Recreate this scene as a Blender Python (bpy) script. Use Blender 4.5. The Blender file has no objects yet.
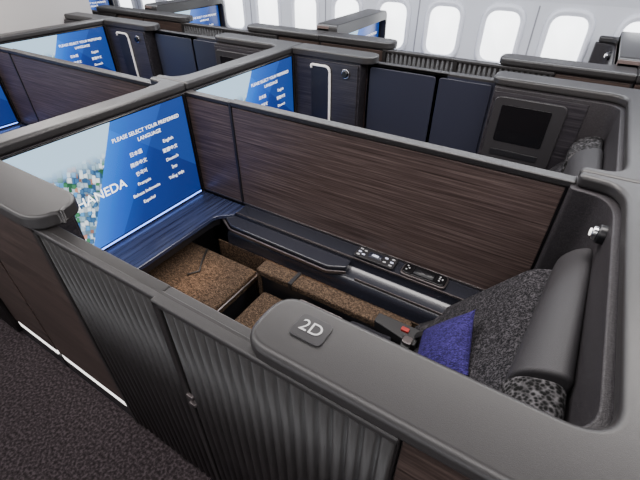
import bpy, bmesh, math, random
from mathutils import Vector, Matrix
random.seed(3)
S=0.75
def K(x,y,z): return Vector((x*S,y*S,2.0+z*S))
FL=-2.6667
# ---------------------------------------------------------------- materials
def newmat(name):
    m=bpy.data.materials.new(name); m.use_nodes=True
    nt=m.node_tree; b=nt.nodes['Principled BSDF']; return m,nt,b
def plain(name,col,rough=.5,metal=0,bump=0,bscale=300,spec=.5,em=None,es=0,coat=0):
    m,nt,b=newmat(name)
    b.inputs['Base Color'].default_value=(*col,1); b.inputs['Roughness'].default_value=rough
    b.inputs['Metallic'].default_value=metal; b.inputs['Specular IOR Level'].default_value=spec
    b.inputs['Coat Weight'].default_value=coat
    if em: b.inputs['Emission Color'].default_value=(*em,1); b.inputs['Emission Strength'].default_value=es
    if bump:
        tc=nt.nodes.new('ShaderNodeTexCoord'); n=nt.nodes.new('ShaderNodeTexNoise'); n.inputs['Scale'].default_value=bscale
        bp=nt.nodes.new('ShaderNodeBump'); bp.inputs['Strength'].default_value=bump; bp.inputs['Distance'].default_value=.002
        nt.links.new(tc.outputs['Object'],n.inputs['Vector']); nt.links.new(n.outputs['Fac'],bp.inputs['Height']); nt.links.new(bp.outputs['Normal'],b.inputs['Normal'])
    return m
def ramp(nt,stops):
    r=nt.nodes.new('ShaderNodeValToRGB'); e=r.color_ramp.elements
    while len(e)<len(stops): e.new(.5)
    for i,(p,c) in enumerate(stops): e[i].position=p; e[i].color=(*c,1)
    return r
def wood(name,c1,c2,c3,scale=(1.2,40,75),rough=.4):
    m,nt,b=newmat(name)
    tc=nt.nodes.new('ShaderNodeTexCoord'); mp=nt.nodes.new('ShaderNodeMapping'); mp.inputs['Scale'].default_value=scale
    n=nt.nodes.new('ShaderNodeTexNoise'); n.inputs['Scale'].default_value=1.6; n.inputs['Detail'].default_value=6; n.inputs['Roughness'].default_value=.7
    r=ramp(nt,[(.36,c1),(.5,c2),(.66,c3)])
    nt.links.new(tc.outputs['Object'],mp.inputs['Vector']); nt.links.new(mp.outputs['Vector'],n.inputs['Vector'])
    nt.links.new(n.outputs['Fac'],r.inputs['Fac']); nt.links.new(r.outputs['Color'],b.inputs['Base Color'])
    b.inputs['Roughness'].default_value=rough
    return m
def fabric(name,c1,c2,scale=220,rough=.9,bump=.6,stretch=(1,1,1),lo=.05,hi=.45):
    m,nt,b=newmat(name)
    tc=nt.nodes.new('ShaderNodeTexCoord'); v=nt.nodes.new('ShaderNodeTexVoronoi'); v.inputs['Scale'].default_value=scale
    mp=nt.nodes.new('ShaderNodeMapping'); mp.inputs['Scale'].default_value=stretch
    n=nt.nodes.new('ShaderNodeTexNoise'); n.inputs['Scale'].default_value=scale*.4
    mx=nt.nodes.new('ShaderNodeMath'); mx.operation='MULTIPLY'
    r=ramp(nt,[(lo,c2),(hi,c1)])
    bp=nt.nodes.new('ShaderNodeBump'); bp.inputs['Strength'].default_value=bump; bp.inputs['Distance'].default_value=.003; bp.invert=True
    L=nt.links.new
    L(tc.outputs['Object'],mp.inputs['Vector']); L(mp.outputs['Vector'],v.inputs['Vector']); L(mp.outputs['Vector'],n.inputs['Vector'])
    L(v.outputs['Distance'],mx.inputs[0]); L(n.outputs['Fac'],mx.inputs[1]); 
    L(mx.outputs[0],r.inputs['Fac']); L(r.outputs['Color'],b.inputs['Base Color'])
    L(v.outputs['Distance'],bp.inputs['Height']); L(bp.outputs['Normal'],b.inputs['Normal'])
    b.inputs['Roughness'].default_value=rough; b.inputs['Specular IOR Level'].default_value=.2
    return m
M={}
M['gray']=plain('shell_gray',(.022,.0205,.021),.40,bump=.15,bscale=700)
M['liner']=plain('liner_gray',(.022,.021,.023),.33)
M['shellliner']=fabric('perforated_liner',(.040,.037,.040),(.018,.016,.018),260,rough=.45,bump=.2)
M['rib']=plain('rib_gray',(.015,.0135,.0135),.36)
M['dark']=plain('dark_plastic',(.009,.009,.011),.35)
M['black']=plain('black_gloss',(.004,.004,.005),.12)
M['console']=plain('console_gloss',(.014,.015,.022),.26,coat=.3)
M['navy']=plain('navy_panel',(.020,.022,.036),.3)
M['wood']=wood('brown_veneer',(.040,.026,.023),(.095,.065,.058),(.19,.138,.125))
M['woodo']=wood('brown_veneer_outer',(.014,.009,.007),(.040,.026,.022),(.09,.062,.053))
M['woodn']=wood('navy_veneer',(.011,.014,.034),(.020,.026,.058),(.040,.05,.10),scale=(40,1.2,90),rough=.25)
M['woodd']=wood('dark_veneer',(.008,.007,.009),(.020,.018,.022),(.042,.038,.042),rough=.35)
M['metal']=plain('brushed_metal',(.5,.5,.52),.25,metal=1)
M['trim']=plain('trim_bronze',(.16,.14,.14),.3,metal=.8)
M['white']=plain('white_trim',(.8,.78,.75),.4)
M['brownfab']=fabric('brown_fabric',(.13,.085,.055),(.008,.005,.003),150,stretch=(1,1.7,1),bump=1,lo=.10,hi=.46)
M['charfab']=fabric('charcoal_fabric',(.060,.056,.062),(.002,.002,.003),150,stretch=(1,1,1),bump=.9,lo=.12,hi=.5)
M['meshfab']=fabric('mesh_fabric',(.10,.095,.10),(.002,.002,.002),95,stretch=(1,1,1),bump=1,lo=.18,hi=.5)
M['leather']=plain('gray_leather',(.028,.0265,.029),.55,bump=.5,bscale=400,spec=.35)
M['bluefab']=fabric('indigo_fabric',(.045,.030,.17),(.004,.003,.022),130,bump=.7,stretch=(1,2.5,1),lo=.08)
M['blanket']=fabric('blanket_black',(.02,.02,.026),(.004,.004,.006),260)
M['red']=plain('red_tag',(.30,.015,.012),.5)
M['belt']=plain('belt_black',(.008,.008,.009),.6)
M['lampglass']=plain('lamp_lens',(.9,.9,.95),.2,em=(1,.97,.9),es=2)
M['strip']=plain('floor_light',(1,1,1),.4,em=(1,.96,.9),es=2.2)
M['glow']=plain('added_screen_glow',(.2,.3,1),.4,em=(.15,.3,1),es=5)  # emissive blue for the added strip that boosts the screen's light
M['txt']=plain('screen_text',(0,0,0),1,em=(1,1,1),es=2.6)
M['txt'].node_tree.nodes['Principled BSDF'].inputs['Specular IOR Level'].default_value=0
M['icon']=plain('printed_mark',(.5,.5,.5),.5)
M['backlit']=plain('backlit_key',(.5,.5,.6),.5,em=(.75,.8,1),es=.8)
M['wall']=plain('sidewall_white',(.60,.61,.66),.5)
M['bezel']=plain('window_bezel',(.72,.73,.80),.35)
M['groove']=plain('panel_groove',(.25,.25,.28),.6)
M['pane']=plain('window_pane',(1,1,1),.3,em=(.95,.98,1),es=3.8)
M['cream']=plain('bulkhead_cream',(.42,.40,.39),.6)
M['ceil']=plain('ceiling_white',(.7,.7,.7),.6)
# carpet
m,nt,b=newmat('carpet'); M['carpet']=m
tc=nt.nodes.new('ShaderNodeTexCoord'); n=nt.nodes.new('ShaderNodeTexNoise'); n.inputs['Scale'].default_value=75; n.inputs['Detail'].default_value=4
r=ramp(nt,[(.36,(.018,.014,.015)),(.5,(.034,.027,.029)),(.66,(.072,.057,.062))])
nt.links.new(tc.outputs['Object'],n.inputs['Vector']); nt.links.new(n.outputs['Fac'],r.inputs['Fac']); nt.links.new(r.outputs['Color'],b.inputs['Base Color']); b.inputs['Roughness'].default_value=1
b.inputs['Specular IOR Level'].default_value=.1
bp=nt.nodes.new('ShaderNodeBump'); bp.inputs['Strength'].default_value=.5; bp.inputs['Distance'].default_value=.004
nt.links.new(n.outputs['Fac'],bp.inputs['Height']); nt.links.new(bp.outputs['Normal'],b.inputs['Normal'])
# screen picture
def screenmat():
    m,nt,b=newmat('screen_picture'); L=nt.links.new; N=nt.nodes.new
    tc=N('ShaderNodeTexCoord'); sp=N('ShaderNodeSeparateXYZ'); L(tc.outputs['UV'],sp.inputs[0])
    def math_(op,a,bb,c=None):
        q=N('ShaderNodeMath'); q.operation=op
        for i,v in enumerate((a,bb)):
            if v is None: continue
            if isinstance(v,(int,float)): q.inputs[i].default_value=v
            else: L(v,q.inputs[i])
        return q.outputs[0]
    s,t=sp.outputs[0],sp.outputs[1]
    d=math_('SUBTRACT',s,math_('ADD',math_('MULTIPLY',t,.32),.21))
    mask=math_('GREATER_THAN',d,0)
    rb=ramp(nt,[(0,(.015,.19,.80)),(.22,(.010,.095,.52)),(.55,(.004,.034,.24)),(1.0,(.003,.024,.17))])
    band=math_('MULTIPLY',d,1.7)
    L(band,rb.inputs['Fac'])
    d2=math_('SUBTRACT',math_('ADD',s,math_('MULTIPLY',t,.75)),1.22)
    m2=math_('GREATER_THAN',d2,0)
    d3=math_('SUBTRACT',math_('SUBTRACT',s,math_('MULTIPLY',t,.45)),.40)
    m3=math_('MULTIPLY',math_('GREATER_THAN',d3,0),.45)
    mixb=N('ShaderNodeMix'); mixb.data_type='RGBA'; L(math_('MULTIPLY',m2,.5),mixb.inputs[0]); L(rb.outputs[0],mixb.inputs[6]); mixb.inputs[7].default_value=(.015,.10,.44,1)
    mixc=N('ShaderNodeMix'); mixc.data_type='RGBA'; L(m3,mixc.inputs[0]); L(mixb.outputs[2],mixc.inputs[6]); mixc.inputs[7].default_value=(.002,.015,.12,1)
    mp=N('ShaderNodeMapping'); mp.inputs['Scale'].default_value=(40,18,1); mp.inputs['Rotation'].default_value=(0,0,.35); L(tc.outputs['UV'],mp.inputs[0])
    v=N('ShaderNodeTexVoronoi'); v.distance='CHEBYCHEV'; v.inputs['Scale'].default_value=1.3; v.inputs['Randomness'].default_value=.7; L(mp.outputs[0],v.inputs['Vector'])
    sc=N('ShaderNodeSeparateColor'); L(v.outputs['Color'],sc.inputs[0])
    rc=ramp(nt,[(0,(.05,.16,.34)),(.22,(.42,.55,.66)),(.36,(.05,.22,.10)),(.46,(.85,.95,1.0)),(.64,(.10,.34,.66)),(.80,(.30,.46,.55)),(.94,(.6,.26,.18))]); rc.color_ramp.interpolation='CONSTANT'
    L(sc.outputs[0],rc.inputs['Fac'])
    ed=ramp(nt,[(.36,(1,1,1)),(.52,(.4,.45,.5))]); L(v.outputs['Distance'],ed.inputs['Fac'])
    mu=N('ShaderNodeMix'); mu.data_type='RGBA'; mu.blend_type='MULTIPLY'; mu.inputs[0].default_value=1; L(rc.outputs[0],mu.inputs[6]); L(ed.outputs[0],mu.inputs[7])
    rs=ramp(nt,[(.68,(0,0,0)),(.80,(1,1,1))]); L(t,rs.inputs['Fac'])
    mixs=N('ShaderNodeMix'); mixs.data_type='RGBA'; L(rs.outputs[0],mixs.inputs[0]); L(mu.outputs[2],mixs.inputs[6]); mixs.inputs[7].default_value=(.50,.74,.95,1)
    mf=N('ShaderNodeMix'); mf.data_type='RGBA'; L(mask,mf.inputs[0]); L(mixs.outputs[2],mf.inputs[6]); L(mixc.outputs[2],mf.inputs[7])
    b.inputs['Base Color'].default_value=(.01,.01,.01,1); b.inputs['Roughness'].default_value=.25
    L(mf.outputs[2],b.inputs['Emission Color']); b.inputs['Emission Strength'].default_value=1.5
    return m
M['screen']=screenmat()
# ---------------------------------------------------------------- mesh builders (h-units)
def fil(pts,n=6):
    out=[]; N=len(pts)
    for i,p in enumerate(pts):
        x,y=p[0],p[1]; r=p[2] if len(p)>2 else 0
        if r<=0: out.append((x,y)); continue
        P=Vector((x,y)); A=Vector(pts[i-1][:2])-P; B=Vector(pts[(i+1)%N][:2])-P
        a=P+A.normalized()*min(r,A.length*.5); c=P+B.normalized()*min(r,B.length*.5)
        for k in range(n+1):
            t=k/n; q=a*(1-t)**2+P*2*t*(1-t)+c*t*t; out.append((q.x,q.y))
    return out
def prism(poly,a,b,axis='z',mir=False):
    bm=bmesh.new()
    def mk(p,h):
        if axis=='z': v=(p[0],p[1],h)
        elif axis=='y': v=(p[0],h,p[1])
        else: v=(h,p[0],p[1])
        if mir: v=(v[0],4.4-v[1],v[2])
        return K(*v)
    lo=[bm.verts.new(mk(p,a)) for p in poly]; hi=[bm.verts.new(mk(p,b)) for p in poly]
    bm.faces.new(lo); bm.faces.new(hi)
    n=len(poly)
    for i in range(n): bm.faces.new((lo[i],lo[(i+1)%n],hi[(i+1)%n],hi[i]))
    bmesh.ops.recalc_face_normals(bm,faces=bm.faces)
    return bm
def tomesh(bm,name,mat):
    me=bpy.data.meshes.new(name); bm.to_mesh(me); bm.free()
    for p in me.polygons: p.use_smooth=True
    me.materials.append(mat); return me
TPL={}
def reg(key,group,part,bm,mat,bev=.004,seg=2,sub=0):
    me=tomesh(bm,part,M[mat]); TPL.setdefault(key,{}).setdefault(group,[]).append((part,me,bev,seg,sub))
def inst(key,off,names=None):
    for g,parts in TPL[key].items():
        if names is not None and g not in names: continue
        e=bpy.data.objects.new(g,None); bpy.context.collection.objects.link(e)
        e.location=Vector(off)*S; e.empty_display_size=.1
        for part,me,bev,seg,sub in parts:
            o=bpy.data.objects.new(part,me); bpy.context.collection.objects.link(o); o.parent=e
            if bev>0:
                md=o.modifiers.new('bevel','BEVEL'); md.width=bev; md.segments=seg; md.limit_method='ANGLE'; md.angle_limit=math.radians(40); md.harden_normals=True; md.use_clamp_overlap=True
def rect(a,b,c,d): return [(a,c),(b,c),(b,d),(a,d)]
def rrect(a,b,c,d,r): return fil([(a,c,r),(b,c,r),(b,d,r),(a,d,r)])
def cushion(x0,x1,y0,y1,z0,z1,puff=.03,mir=False,n=10,rf=.55,wav=0):
    bm=bmesh.new(); bmesh.ops.create_cube(bm,size=2)
    bmesh.ops.subdivide_edges(bm,edges=bm.edges,cuts=n,use_grid_fill=True)
    cx,cy,cz=(x0+x1)/2,(y0+y1)/2,(z0+z1)/2; hx,hy,hz=(x1-x0)/2,(y1-y0)/2,(z1-z0)/2
    r=min(hx,hy,hz)*rf
    for v in bm.verts:
        w=[math.copysign(abs(c)**.6,c) if abs(c)<1 else c for c in v.co]
        p=Vector((w[0]*hx,w[1]*hy,w[2]*hz))
        q=Vector((max(-hx+r,min(hx-r,p.x)),max(-hy+r,min(hy-r,p.y)),max(-hz+r,min(hz-r,p.z))))
        d=p-q
        if d.length>0: p=q+d.normalized()*r
        if v.co.z>.2:
            p.z+=puff*(1-v.co.x**2)*(1-v.co.y**2)
            p.z+=wav*(math.sin(p.x*31+p.y*17)+math.sin(p.y*43-p.x*12))
        y=cy+p.y
        if mir: y=4.4-y
        v.co=K(cx+p.x,y,cz+p.z)
    bmesh.ops.recalc_face_normals(bm,faces=bm.faces); return bm
def tube(pts,r,mir=False,n=10,closed=False,flat=1):
    bm=bmesh.new(); P=[K(p[0],(4.4-p[1]) if mir else p[1],p[2]) for p in pts]; rings=[]
    r*=S
    for i,p in enumerate(P):
        if closed: t=(P[(i+1)%len(P)]-P[i-1])
        else: t=P[min(i+1,len(P)-1)]-P[max(i-1,0)]
        t.normalize(); u=t.cross(Vector((0,0,1)))
        if u.length<.1: u=t.cross(Vector((0,1,0)))
        u.normalize(); w=t.cross(u)
        if rings and u.dot(lastu)<0: u=-u; w=-w
        lastu=u
        rings.append([bm.verts.new(p+(u*math.cos(a)+w*math.sin(a)*flat)*r) for a in [2*math.pi*k/n for k in range(n)]])
    m=len(rings)
    for i in range(m if closed else m-1):
        A,B=rings[i],rings[(i+1)%m]
        for k in range(n): bm.faces.new((A[k],A[(k+1)%n],B[(k+1)%n],B[k]))
    if not closed: bm.faces.new(rings[0]); bm.faces.new(rings[-1])
    bmesh.ops.recalc_face_normals(bm,faces=bm.faces); return bm
def disc(cx,cy,cz,r,depth,axis,mir=False,n=28):
    poly=[(math.cos(2*math.pi*k/n)*r,math.sin(2*math.pi*k/n)*r) for k in range(n)]
    if axis=='y': return prism([(cx+a,cz+b) for a,b in poly],cy,cy+depth,'y',mir)
    if axis=='x': return prism([(cy+a,cz+b) for a,b in poly],cx,cx+depth,'x',mir)
    return prism([(cx+a,cy+b) for a,b in poly],cz,cz+depth,'z',mir)
def ribs(x0,x1,yo,yi,z0,z1,pitch,mir,dep=.018):
    n=int(round((x1-x0)/pitch)); p=(x1-x0)/n; poly=[(x0,yi)]
    for i in range(n):
        a=x0+i*p
        poly+= [(a,yo+dep),(a+.16*p,yo+dep),(a+.26*p,yo+dep*.35),(a+.38*p,yo+dep*.06),(a+.58*p,yo),(a+.78*p,yo+dep*.06),(a+.90*p,yo+dep*.35)]
    poly+=[(x1,yo+dep),(x1,yi)]
    return prism(poly,z0,z1,'z',mir)
def shear(bm,mir,k=.10,y0=1.0):
    for v in bm.verts:
        y=v.co.y/S
        if mir: y=4.4-y
        t=max(0,(y-y0)); x=v.co.x/S
        v.co.x+=S*k*t*max(0,min(1,(.36-x)/.2))
    return bm

def build(key,mir):
    R=lambda g,part,bm,mat,**k: reg(key,g,part,bm,mat,**k)
    CT=-.93
    # ---- aft shell
    cap=fil([(-.60,.51,.10),(.52,.51,0),(.52,2.2,0),(.16,2.2,0),(.16,2.14,.03),(.355,2.12,.17),(.355,.745,.13),(-.60,.745,.10)],8)
    R('suite_shell','top_cap',prism(cap,CT,-1.0,'z',mir),'gray',bev=.018,seg=4)
    inner=fil([(-.56,.57,0),(.52,.57,0),(.52,2.2,0),(.14,2.2,0),(.14,2.12,.03),(.33,2.095,.17),(.33,.77,.13),(-.56,.77,.02)],8)
    R('suite_shell','body',prism(inner,-1.0,FL,'z',mir),'shellliner',bev=.006,seg=2)
    R('suite_shell','outer_veneer',prism(rect(-.085,.5,.545,.57),-1.02,-2.45,'z',mir),'woodo',bev=.003)
    R('suite_shell','kick_plate',prism(rect(-.085,.5,.55,.57),-2.53,FL,'z',mir),'dark',bev=.003)
    R('suite_shell','floor_light_strip',prism(rect(-.05,.47,.548,.568),-2.46,-2.52,'z',mir),'strip',bev=.002)
    R('suite_shell','inner_veneer',prism(rect(-.55,.14,.77,.78),-1.03,-2.1,'z',mir),'woodd',bev=.002)
    R('suite_shell','stowage_frame',prism(rrect(-.53,.02,-1.06,-1.62,.06),.78,.80,'y',mir),'liner',bev=.006,seg=3)
    R('suite_shell','stowage_screen',prism(rrect(-.46,-.08,-1.12,-1.43,.02),.80,.805,'y',mir),'black',bev=.002)
    R('suite_shell','lower_lip',prism(rrect(-.46,-.08,-1.50,-1.55,.01),.80,.81,'y',mir),'dark',bev=.002)
    # ---- front closet
    fc=fil([(-2.61,.51,0),(-1.69,.51,.13),(-1.69,.745,.13),(-2.61,.745,0)],8)
    R('wardrobe_cabinet','top_cap',prism(fc,CT,-1.0,'z',mir),'gray',bev=.018,seg=4)
    R('wardrobe_cabinet','body',prism(rect(-2.6,-1.82,.57,.72),-1.0,FL,'z',mir),'woodd',bev=.006)
    R('wardrobe_cabinet','outer_veneer',prism(rect(-2.6,-1.81,.545,.57),-1.02,-2.45,'z',mir),'woodo',bev=.003)
    R('wardrobe_cabinet','kick_plate',prism(rect(-2.6,-1.81,.55,.57),-2.53,FL,'z',mir),'dark',bev=.003)
    R('wardrobe_cabinet','floor_light_strip',prism(rect(-2.58,-1.85,.548,.568),-2.46,-2.52,'z',mir),'strip',bev=.002)
    R('wardrobe_cabinet','door_leaf',prism(rrect(-2.56,-1.84,-1.02,-1.86,.02),.72,.735,'y',mir),'woodd',bev=.003)
    R('wardrobe_cabinet','door_handle',tube([(a,.748,z) for a,z in fil([(-2.37,-1.10),(-2.37,-1.065,.02),(-2.15,-1.065,.06),(-2.15,-1.62),(-2.15,-1.63)],6)],.013,mir),'white',bev=0)
    R('wardrobe_cabinet','handle_backplate',prism(rrect(-2.38,-2.16,-1.07,-1.66,.05),.735,.742,'y',mir),'dark',bev=.003)
    R('wardrobe_cabinet','coat_hook_base',disc(-1.97,.735,-1.11,.045,.015,'y',mir),'metal',bev=.003)
    R('wardrobe_cabinet','coat_hook_knob',disc(-1.97,.75,-1.11,.033,.02,'y',mir),'black',bev=.005)
    # ---- door
    for i,(a,b,o) in enumerate(((-1.80,-1.0,.0),(-1.01,-.09,-.014))):
        R('sliding_door','ribbed_panel_%d'%(i+1),ribs(a+.035,b-.008,.53+o,.555,-1.03,-2.6,.050,mir),'rib',bev=0)
        R('sliding_door','frame_%d'%(i+1),prism(rect(a,b,.55,.568 if i else .60),-1.0,-2.62,'z',mir),'rib',bev=.004)
        R('sliding_door','stile_%d'%(i+1),prism(rect(a,a+.035,.528+o,.555),-1.005,-2.62,'z',mir),'rib',bev=.004,seg=3)
    R('sliding_door','top_rail',prism(rect(-1.80,-1.0,.528,.60),-1.001,-1.03,'z',mir),'gray',bev=.006,seg=3)
    R('sliding_door','top_rail_inner',prism(rect(-1.0,-.60,.56,.60),-1.001,-1.03,'z',mir),'gray',bev=.005,seg=3)
    R('sliding_door','top_rail_overlap',prism(rect(-1.012,-.09,.514,.565),-1.001,-1.03,'z',mir),'gray',bev=.006,seg=3)
    R('sliding_door','latch',prism(rrect(-.985,-.945,-1.55,-1.58,.01),.505,.52,'y',mir),'trim',bev=.002)
    R('sliding_door','latch_lower',prism(rrect(-.985,-.945,-1.61,-1.63,.01),.505,.52,'y',mir),'trim',bev=.002)
    for i,(a,b) in enumerate(((-1.77,-1.10),(-1.07,-.60))):
        R('sliding_door','inner_panel_%d'%(i+1),prism(rrect(a,b,-1.04,-2.5,.03),.60 ,.615,'y',mir),'navy',bev=.006,seg=3)
    R('sliding_door','inner_core',prism(rect(-1.80,-.58,.57,.60),-1.02,-2.62,'z',mir),'navy',bev=.003)
    # ---- table below screen
    R('side_table','table_top',prism(fil([(-2.6,.75),(-2.215,.75,.02),(-2.215,1.90,.05),(-2.10,2.0,.02),(-2.10,2.16),(-2.6,2.16)]),-1.885,-1.92,'z',mir),'woodn',bev=.006,seg=2)
    R('side_table','front_edge',prism(fil([(-2.59,.75),(-2.235,.75,.02),(-2.235,1.89,.05),(-2.2,1.95,.02),(-2.59,1.95)]),-1.92,-1.99,'z',mir),'dark',bev=.004)
    R('side_table','pedestal',prism(rect(-2.59,-2.5,.76,1.86),-1.99,FL,'z',mir),'dark',bev=.004)
    # ---- side console
    prof=[(2.165,-1.87),(2.03,-1.885),(2.01,-1.945),(1.925,-1.975),(1.89,-2.02),(1.885,FL),(2.165,FL)]
    R('side_console','body',prism(prof,-2.095,.13,'x',mir),'console',bev=.004)
    R('side_console','trim_line',prism(rect(-2.09,.12,2.022,2.032),-1.872,-1.888,'z',mir),'trim',bev=.001)
    R('side_console','trim_line_lower',prism(rect(-.9,.12,1.918,1.926),-1.962,-1.985,'z',mir),'trim',bev=.001)
    R('side_console','arm_lid',prism(fil([(-2.18,1.97,.02),(-2.03,1.885,.03),(-1.10,1.87,.02),(-.98,1.93,.02),(-.98,2.02),(-2.18,2.02)]),-1.90,-1.96,'z',mir),'console',bev=.008,seg=3)
    R('side_console','arm_lid_edge',prism(fil([(-2.17,1.96,.02),(-2.03,1.875,.03),(-1.10,1.86,.02),(-.97,1.92,.02),(-.97,1.91),(-1.10,1.848,.02),(-2.03,1.863,.03),(-2.19,1.95)]),-1.925,-1.95,'z',mir),'trim',bev=.002)
    R('side_console','inner_upholstery',prism(rect(-2.2,-.3,1.872,1.885),-2.10,-2.55,'z',mir),'brownfab',bev=.003)
    R('seat_control_panel','plate',prism(rrect(-.98,-.67,2.04,2.155,.02),-1.855,-1.87,'z',mir),'liner',bev=.002)
    R('seat_control_panel','touch_display',prism(rrect(-.88,-.78,2.07,2.13,.008),-1.852,-1.856,'z',mir),'navy',bev=0)
    for i,(x,y) in enumerate([(-.95,2.06),(-.95,2.095),(-.95,2.13),(-.915,2.075),(-.915,2.12),(-.75,2.075),(-.75,2.12),(-.70,2.06),(-.70,2.095),(-.70,2.13)]):
        R('seat_control_panel','button_%d'%(i+1),prism(rrect(x-.012,x+.012,y-.006,y+.006,.004),-1.851,-1.856,'z',mir),'backlit' if i in(1,3,6,8) else 'icon',bev=0)
    R('seat_control_panel','display_mark',prism(rrect(-.855,-.805,2.09,2.11,.004),-1.850,-1.853,'z',mir),'backlit',bev=0)
    R('remote_control','cradle',prism(rrect(-.62,-.30,2.035,2.16,.04),-1.855,-1.87,'z',mir),'trim',bev=.003)
    R('remote_control','handset',prism(rrect(-.61,-.31,2.043,2.152,.035),-1.845,-1.86,'z',mir),'black',bev=.004)
    R('remote_control','display',prism(rrect(-.53,-.39,2.06,2.135,.01),-1.842,-1.848,'z',mir),'dark',bev=0)
    for i,(x,y) in enumerate([(-.57,2.10),(-.585,2.12),(-.585,2.08),(-.355,2.12),(-.355,2.10),(-.355,2.08),(-.335,2.10)]):
        R('remote_control','key_%d'%(i+1),disc(x,y,-1.845,.006,.003,'z',mir,12),'icon',bev=0)
    # ---- ottoman
    R('ottoman','cushion',cushion(-2.45,-1.68,.85,1.76,-2.24,-2.13,.006,mir,rf=.4),'brownfab',bev=0)
    R('ottoman','base',prism(rect(-2.44,-1.70,.86,1.75),-2.22,FL,'z',mir),'dark',bev=.01)
    R('ottoman','rim',tube([(a,b,-2.17) for a,b in rrect(-2.45,-1.672,.842,1.768,.05)],.008,mir,8,True),'trim',bev=0)
    R('ottoman','strap',tube([(-2.2,1.74,-2.12),(-2.12,1.60,-2.115),(-2.05,1.50,-2.115),(-2.1,1.42,-2.115)],.008,mir,8),'belt',bev=0)
    # ---- seat
    g='airliner_seat'
    R(g,'base',prism(rect(-1.42,.24,.86,1.86),-2.30,FL,'z',mir),'dark',bev=.01)
    R(g,'seat_cushion_front',cushion(-1.52,-1.12,.84,1.64,-2.30,-2.16,.01,mir,rf=.4),'brownfab',bev=0)
    R(g,'seat_cushion_rear',cushion(-1.12,-.22,.84,1.64,-2.30,-2.14,.01,mir),'charfab',bev=0)
    R(g,'armrest_pad',prism(fil([(-1.60,1.66,.02),(-.40,1.66,.02),(-.40,1.79,.02),(-1.60,1.79,.02)]),-2.0,-2.06,'z',mir),'brownfab',bev=.012,seg=3)
    R(g,'armrest_front',prism(rect(-1.60,-1.56,1.665,1.785),-2.05,-2.6,'z',mir),'brownfab',bev=.006)
    R(g,'armrest_side',prism(rect(-1.56,-.2,1.67,1.78),-2.06,-2.6,'z',mir),'dark',bev=.006)
    R(g,'armrest_hinge',prism(rect(-1.30,-1.27,1.655,1.795),-1.992,-2.05,'z',mir),'dark',bev=.002)
    R(g,'armrest_near',prism(rect(-1.0,.1,.80,.86),-1.98,FL,'z',mir),'dark',bev=.008)
    R(g,'stowage_tray',prism(fil([(-1.18,1.36,.03),(-.80,1.36,.03),(-.80,1.63,.03),(-1.18,1.63,.03)]),-2.06,-2.14,'z',mir),'black',bev=.008,seg=3)
    R(g,'tray_edge',tube([(a,b,-2.06) for a,b in rrect(-1.17,-.81,1.37,1.62,.03)],.006,mir,8,True),'trim',bev=0)
    back=fil([(-.42,-2.14,.05),(-.28,-2.0,.08),(.12,-1.44,.06),(.30,-1.38,.04),(.30,-2.3)],5)
    R(g,'backrest',prism(back,.86,2.00,'y',mir),'charfab',bev=.03,seg=4)
    bol=fil([(.125,-1.60,.06),(.125,-1.25,.10),(.327,-1.18,.09),(.327,-1.6,.04)],6)
    R(g,'headrest_bolster',shear(prism(bol,1.12,1.97,'y',mir),mir,.085),'leather',bev=.035,seg=6)
    R(g,'headrest_side_fabric',prism([(x-.005,z-.02) for x,z in bol],.82,1.11,'y',mir),'meshfab',bev=.02,seg=4)
    R(g,'belt_strap',tube([(-.35,1.30,-2.06),(-.36,1.45,-2.03),(-.37,1.56,-2.0),(-.38,1.64,-1.98)],.030,mir,flat=.25),'belt',bev=0)
    R(g,'belt_buckle',prism(rrect(-.40,-.34,1.58,1.64,.02),-1.965,-1.985,'z',mir),'trim',bev=.004)
    R(g,'belt_tag',prism(rect(-.44,-.39,1.67,1.70),-1.97,-1.99,'z',mir),'red',bev=.002)
    R(g,'shoulder_belt',tube([(-.12,1.66,-1.68),(-.25,1.68,-1.88),(-.34,1.68,-1.98)],.03,mir,flat=.3),'belt',bev=0)
    R(g,'belt_guide',prism(fil([(-.62,1.66,.02),(-.32,1.60,.02),(-.32,1.74,.02),(-.62,1.74,.02)]),-1.985,-2.06,'z',mir),'belt',bev=.006)
    g='reading_lamp'
    R(g,'housing',disc(.30,1.90,-1.08,.045,.035,'x',mir),'dark',bev=.004)
    R(g,'head',disc(.275,1.90,-1.08,.033,.03,'x',mir),'metal',bev=.008)
    R(g,'lens',disc(.270,1.90,-1.08,.017,.01,'x',mir),'lampglass',bev=0)
build('A',False); build('B',True)
reg('BL','folded_blanket','lower_fold',cushion(-.76,-.44,1.16,1.60,-2.115,-2.04,.01,False,wav=.003),'blanket',bev=0)
reg('BL','folded_blanket','upper_fold',cushion(-.75,-.46,1.18,1.59,-2.05,-1.98,.015,False,wav=.004),'blanket',bev=0)
# pillow
def pillow():
    bm=bmesh.new(); n=18; g={}
    for s in (1,-1):
        for i in range(n+1):
            for j in range(n+1):
                u=-1+2*i/n; v=-1+2*j/n
                e=(1-u*u)*(1-v*v)
                if s==-1 and (i in(0,n) or j in(0,n)): g[s,i,j]=g[1,i,j]; continue
                g[s,i,j]=bm.verts.new((u*.135*(1-.09*(1-v*v)),v*.16*(1-.09*(1-u*u)),s*.055*e**.5))
        for i in range(n):
            for j in range(n):
                bm.faces.new((g[s,i,j],g[s,i+1,j],g[s,i+1,j+1],g[s,i,j+1]))
    bmesh.ops.recalc_face_normals(bm,faces=bm.faces); return bm
PM=tomesh(pillow(),'throw_pillow',M['bluefab'])
def put_pillow(x,y,z,off=(0,0)):
    o=bpy.data.objects.new('throw_pillow',PM); bpy.context.collection.objects.link(o)
    o.location=K(x+off[0],y+off[1],z); o.rotation_euler=(math.radians(4),math.radians(-50),math.radians(8))
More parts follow.
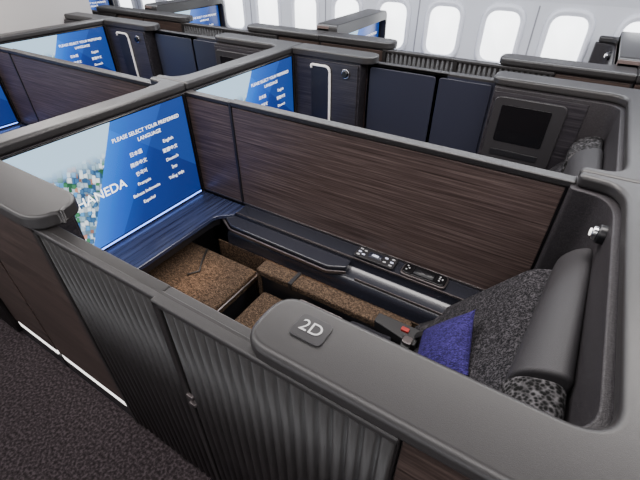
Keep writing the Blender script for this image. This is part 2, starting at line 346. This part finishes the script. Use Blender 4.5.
# divider
def build_div():
    R=lambda part,bm,mat,**k: reg('D','privacy_divider',part,bm,mat,**k)
    R('core',prism(rect(-2.6,.14,2.18,2.22),-1.0,FL),'dark',bev=.003)
    for nme,(a,b) in {'small':(-2.595,-2.15),'main':(-2.12,.125)}.items():
        for k,(y0,y1) in enumerate(((2.168,2.182),(2.218,2.232))):
            R('veneer_%s_%d'%(nme,k+1),prism(rect(a,b,-1.03,-1.86),y0,y1,'y'),'wood',bev=.003)
    R('top_rail',prism(rect(-2.14,.16,2.162,2.238),-.985,-1.022),'gray',bev=.006,seg=3)
    R('top_rail_small',prism(rect(-2.6,-2.15,2.165,2.235),-.992,-1.022),'gray',bev=.006,seg=3)
    R('mullion',prism(rect(-2.145,-2.12,2.160,2.240),-.99,-1.87),'rib',bev=.003)
    R('lower_trim_near',prism(rect(-2.59,.13,2.160,2.182),-1.852,-1.868),'trim',bev=.002)
    R('lower_trim_far',prism(rect(-2.59,.13,2.218,2.240),-1.852,-1.868),'trim',bev=.002)
build_div()
# television
def build_tv():
    R=lambda part,bm,mat,**k: reg('T','television_screen',part,bm,mat,**k)
    R('housing',prism(rect(.745,2.15,-1.0,-1.87),-2.605,-2.59,'x'),'black',bev=.003)
    R('added_glow_strip',prism(rect(.80,2.12,-1.855,-1.863),-2.59,-2.582,'x'),'glow',bev=0)  # added glowing strip, stands in for blue screen light on the ledge
    bm=bmesh.new(); uv=bm.loops.layers.uv.new('UVMap')
    y0,y1,z0,z1=.76,2.12,-1.84,-1.01
    vs=[bm.verts.new(K(-2.586,y,z)) for y,z in((y0,z0),(y1,z0),(y1,z1),(y0,z1))]
    f=bm.faces.new(vs)
    for l,c in zip(f.loops,((0,0),(1,0),(1,1),(0,1))): l[uv].uv=c
    R('picture',bm,'screen',bev=0)
    def text(s,y,z,size,part,align='CENTER',bold=0):
        c=bpy.data.curves.new('t','FONT'); c.body=s; c.size=size*S; c.align_x=align; c.align_y='CENTER'; c.offset=bold; c.resolution_u=3
        o=bpy.data.objects.new('t',c); bpy.context.collection.objects.link(o)
        dg=bpy.context.evaluated_depsgraph_get(); me=bpy.data.meshes.new_from_object(o.evaluated_get(dg))
        me.transform(Matrix.Translation(K(-2.583,y,z))@Matrix.Rotation(math.radians(90),4,'Z')@Matrix.Rotation(math.radians(90),4,'X'))
        me.materials.clear(); me.materials.append(M['txt']); me.name=part
        bpy.data.objects.remove(o)
        TPL['T']['television_screen'].append((part,me,0,1,0))
    text('PLEASE SELECT YOUR PREFERRED',1.75,-1.14,.040,'text_heading')
    text('LANGUAGE',1.75,-1.195,.040,'text_heading_2')
    rows=[('日本語','English'),('简体中文','繁體中文'),('한국어','Deutsch'),('Français','ไทย'),('Bahasa Indonesia','Tiếng Việt'),('Español','')]
    for i,(a,b_) in enumerate(rows):
        z=-1.285-i*.078
        text(a,1.60,z,.037,'text_left_%d'%(i+1))
        if b_: text(b_,1.90,z,.037,'text_right_%d'%(i+1))
    text('HANEDA',1.26,-1.46,.095,'text_city',bold=.0006)
build_tv()
def sign():
    R=lambda part,bm,mat,**k: reg('N','seat_number_sign',part,bm,mat,**k)
    R('plate',prism(rrect(-.485,-.375,.60,.69,.02),-.924,-.932),'liner',bev=.002)
    c=bpy.data.curves.new('t','FONT'); c.body='2D'; c.size=.060*S; c.align_x='CENTER'; c.align_y='CENTER'
    o=bpy.data.objects.new('t',c); bpy.context.collection.objects.link(o)
    dg=bpy.context.evaluated_depsgraph_get(); me=bpy.data.meshes.new_from_object(o.evaluated_get(dg))
    me.transform(Matrix.Translation(K(-.43,.645,-.922)))
    me.materials.clear(); me.materials.append(M['icon']); bpy.data.objects.remove(o)
    TPL['N']['seat_number_sign'].append(('lettering',me,0,1,0))
sign()
# hood round the window-side screens, part of the window-side cabinets
prof=fil([(.74,-1.0,0),(.74,-.86,.05),(2.19,-.86,.10),(2.19,-1.9,0),(2.155,-1.9,0),(2.155,-.98,.05),(2.05,-.98,0)])
reg('H','wardrobe_cabinet','screen_hood',prism(prof,-2.78,-2.50,'x'),'rib',bev=.006,seg=3)
reg('H','wardrobe_cabinet','screen_back_panel',prism(rect(.74,2.18,-.88,-1.0),-2.78,-2.61,'x'),'wood',bev=.004)
TPL['AK']={g:list(v) for g,v in TPL['A'].items()}
TPL['AK']['wardrobe_cabinet']+=TPL['H']['wardrobe_cabinet']
P=3.13
for i in (1,0,-1):
    inst('A',(i*P,0,0)); inst('B',(i*P,0,0))
    inst('D',(i*P,0,0)); inst('T',(i*P,0,0)); inst('T',(i*P,1.49,0))
inst('A',(-2*P,0,0),['suite_shell']); inst('B',(-2*P,0,0),['suite_shell'])
inst('N',(0,0,0)); inst('BL',(0,0,0))
put_pillow(-.14,1.43,-1.71)
KX=-.10
for i in (1,0,-1,-2):
    inst('AK',(KX+i*P,3.83,0))
    inst('T',(KX+i*P,3.83,0))
# ---------------------------------------------------------------- cabin shell
def simple(name,bm,mat,bev=0):
    me=tomesh(bm,name,M[mat]); o=bpy.data.objects.new(name,me); bpy.context.collection.objects.link(o)
    for p in me.polygons: p.use_smooth=False
    return o
XL,XR=-10.5,5.0
simple('floor',prism(rect(XL,XR,-1.75,6.3),FL,FL-.05),'carpet')
wy=6.15
def wallprof(s):
    pts=[(0,FL),(0,-1.7),(.0,-1.2),(0,-.66),(-.06,-.35),(-.2,.0),(-.45,.3)]
    a=[(2.2+s*(wy-2.2+p[0]),p[1]) for p in pts]; b=[(2.2+s*(wy-2.2+p[0]+.12),p[1]) for p in reversed(pts)]
    return a+b
for s,nm in((1,'wall_right'),(-1,'wall_left')):
    o=simple(nm,prism(wallprof(s),XL,XR,'x'),'wall')
simple('ceiling',prism(rect(XL,XR,-1.9,6.3),.32,.38),'ceil')
simple('wall_front',prism(rect(-6.75,-6.65,.3,4.1),.32,FL),'cream')
simple('wall_forward_end',prism(rect(XL-.1,XL,-1.9,6.3),.32,FL),'cream')
simple('wall_aft_end',prism(rect(XR,XR+.1,-1.9,6.3),.32,FL),'cream')
# windows: raised surround, sloping reveal, pane
def window(idx,xc,s):
    e=bpy.data.objects.new('window_%d'%idx,None); bpy.context.collection.objects.link(e)
    zc=-1.08; yb=2.2+s*(wy-2.2)
    w,h=.275,.38
    rings=[(w,h,.22,0),(w,h,.22,.012),(w-.02,h-.02,.20,.035),(w-.045,h-.05,.17,.035),(w-.07,h-.085,.14,.002)]
    bm=bmesh.new(); L=[]
    for (ww,hh,r,d) in rings:
        poly=rrect(xc-ww,xc+ww,zc-hh,zc+hh,r)
        L.append([bm.verts.new(K(p[0],yb-s*d,p[1])) for p in poly])
    n=len(L[0])
    for A,B in zip(L,L[1:]):
        for k in range(n): bm.faces.new((A[k],A[(k+1)%n],B[(k+1)%n],B[k]))
    bmesh.ops.recalc_face_normals(bm,faces=bm.faces)
    me=tomesh(bm,'bezel',M['bezel']); o=bpy.data.objects.new('bezel',me); bpy.context.collection.objects.link(o); o.parent=e
    inn=rrect(xc-w+.07,xc+w-.07,zc-h+.085,zc+h-.085,.14)
    me=tomesh(prism(inn,yb-s*.001,yb-s*.004,'y'),'pane',M['pane']); o=bpy.data.objects.new('pane',me); bpy.context.collection.objects.link(o); o.parent=e
k=0
for s in(1,-1):
    for i in range(-11,7):
        k+=1; window(k,-1.05+.76*i,s)
    for i in range(-6,4):
        xc=-1.05+.38+.76*2*i
        simple('trim_%d'%(k*10+i+20),prism(rect(xc-.008,xc+.008,FL,-.7),2.2+s*(wy-2.2)-s*.006,2.2+s*(wy-2.2),'y'),'groove')
# ---------------------------------------------------------------- lights
def area(name,x,y,z,sx,sy,e,col=(1,1,1),rot=(0,0,0)):
    l=bpy.data.lights.new(name,'AREA'); l.shape='RECTANGLE'; l.size=sx; l.size_y=sy; l.energy=e; l.color=col
    o=bpy.data.objects.new(name,l); o.location=K(x,y,z); o.rotation_euler=rot; bpy.context.collection.objects.link(o)
area('ceiling_light_panel',-2,.0,.30,8,.4,90,(1,.96,.94))
area('ceiling_light_panel',-2,2.2,.30,8,.4,190,(1,.95,.92))
area('ceiling_light_panel',-2,4.4,.30,8,.5,165,(.92,.95,1))
area('footwell_light',-2.0,1.30,-2.0,.12,.5,.6,(1,.72,.5))
area('footwell_light',-1.35,1.86,-2.03,.5,.02,.5,(1,.72,.5),(math.radians(-50),0,0))
w=bpy.data.worlds.new('World'); bpy.context.scene.world=w; w.use_nodes=True
w.node_tree.nodes['Background'].inputs[0].default_value=(.6,.7,.9,1); w.node_tree.nodes['Background'].inputs[1].default_value=.3
# ---------------------------------------------------------------- camera
c=bpy.data.cameras.new('camera'); c.lens=22.5; c.sensor_width=36; c.clip_start=.02
o=bpy.data.objects.new('camera',c); bpy.context.collection.objects.link(o)
o.location=(0,0,2.0); o.rotation_euler=(math.radians(90-37.5),0,math.radians(31.8))
bpy.context.scene.camera=o
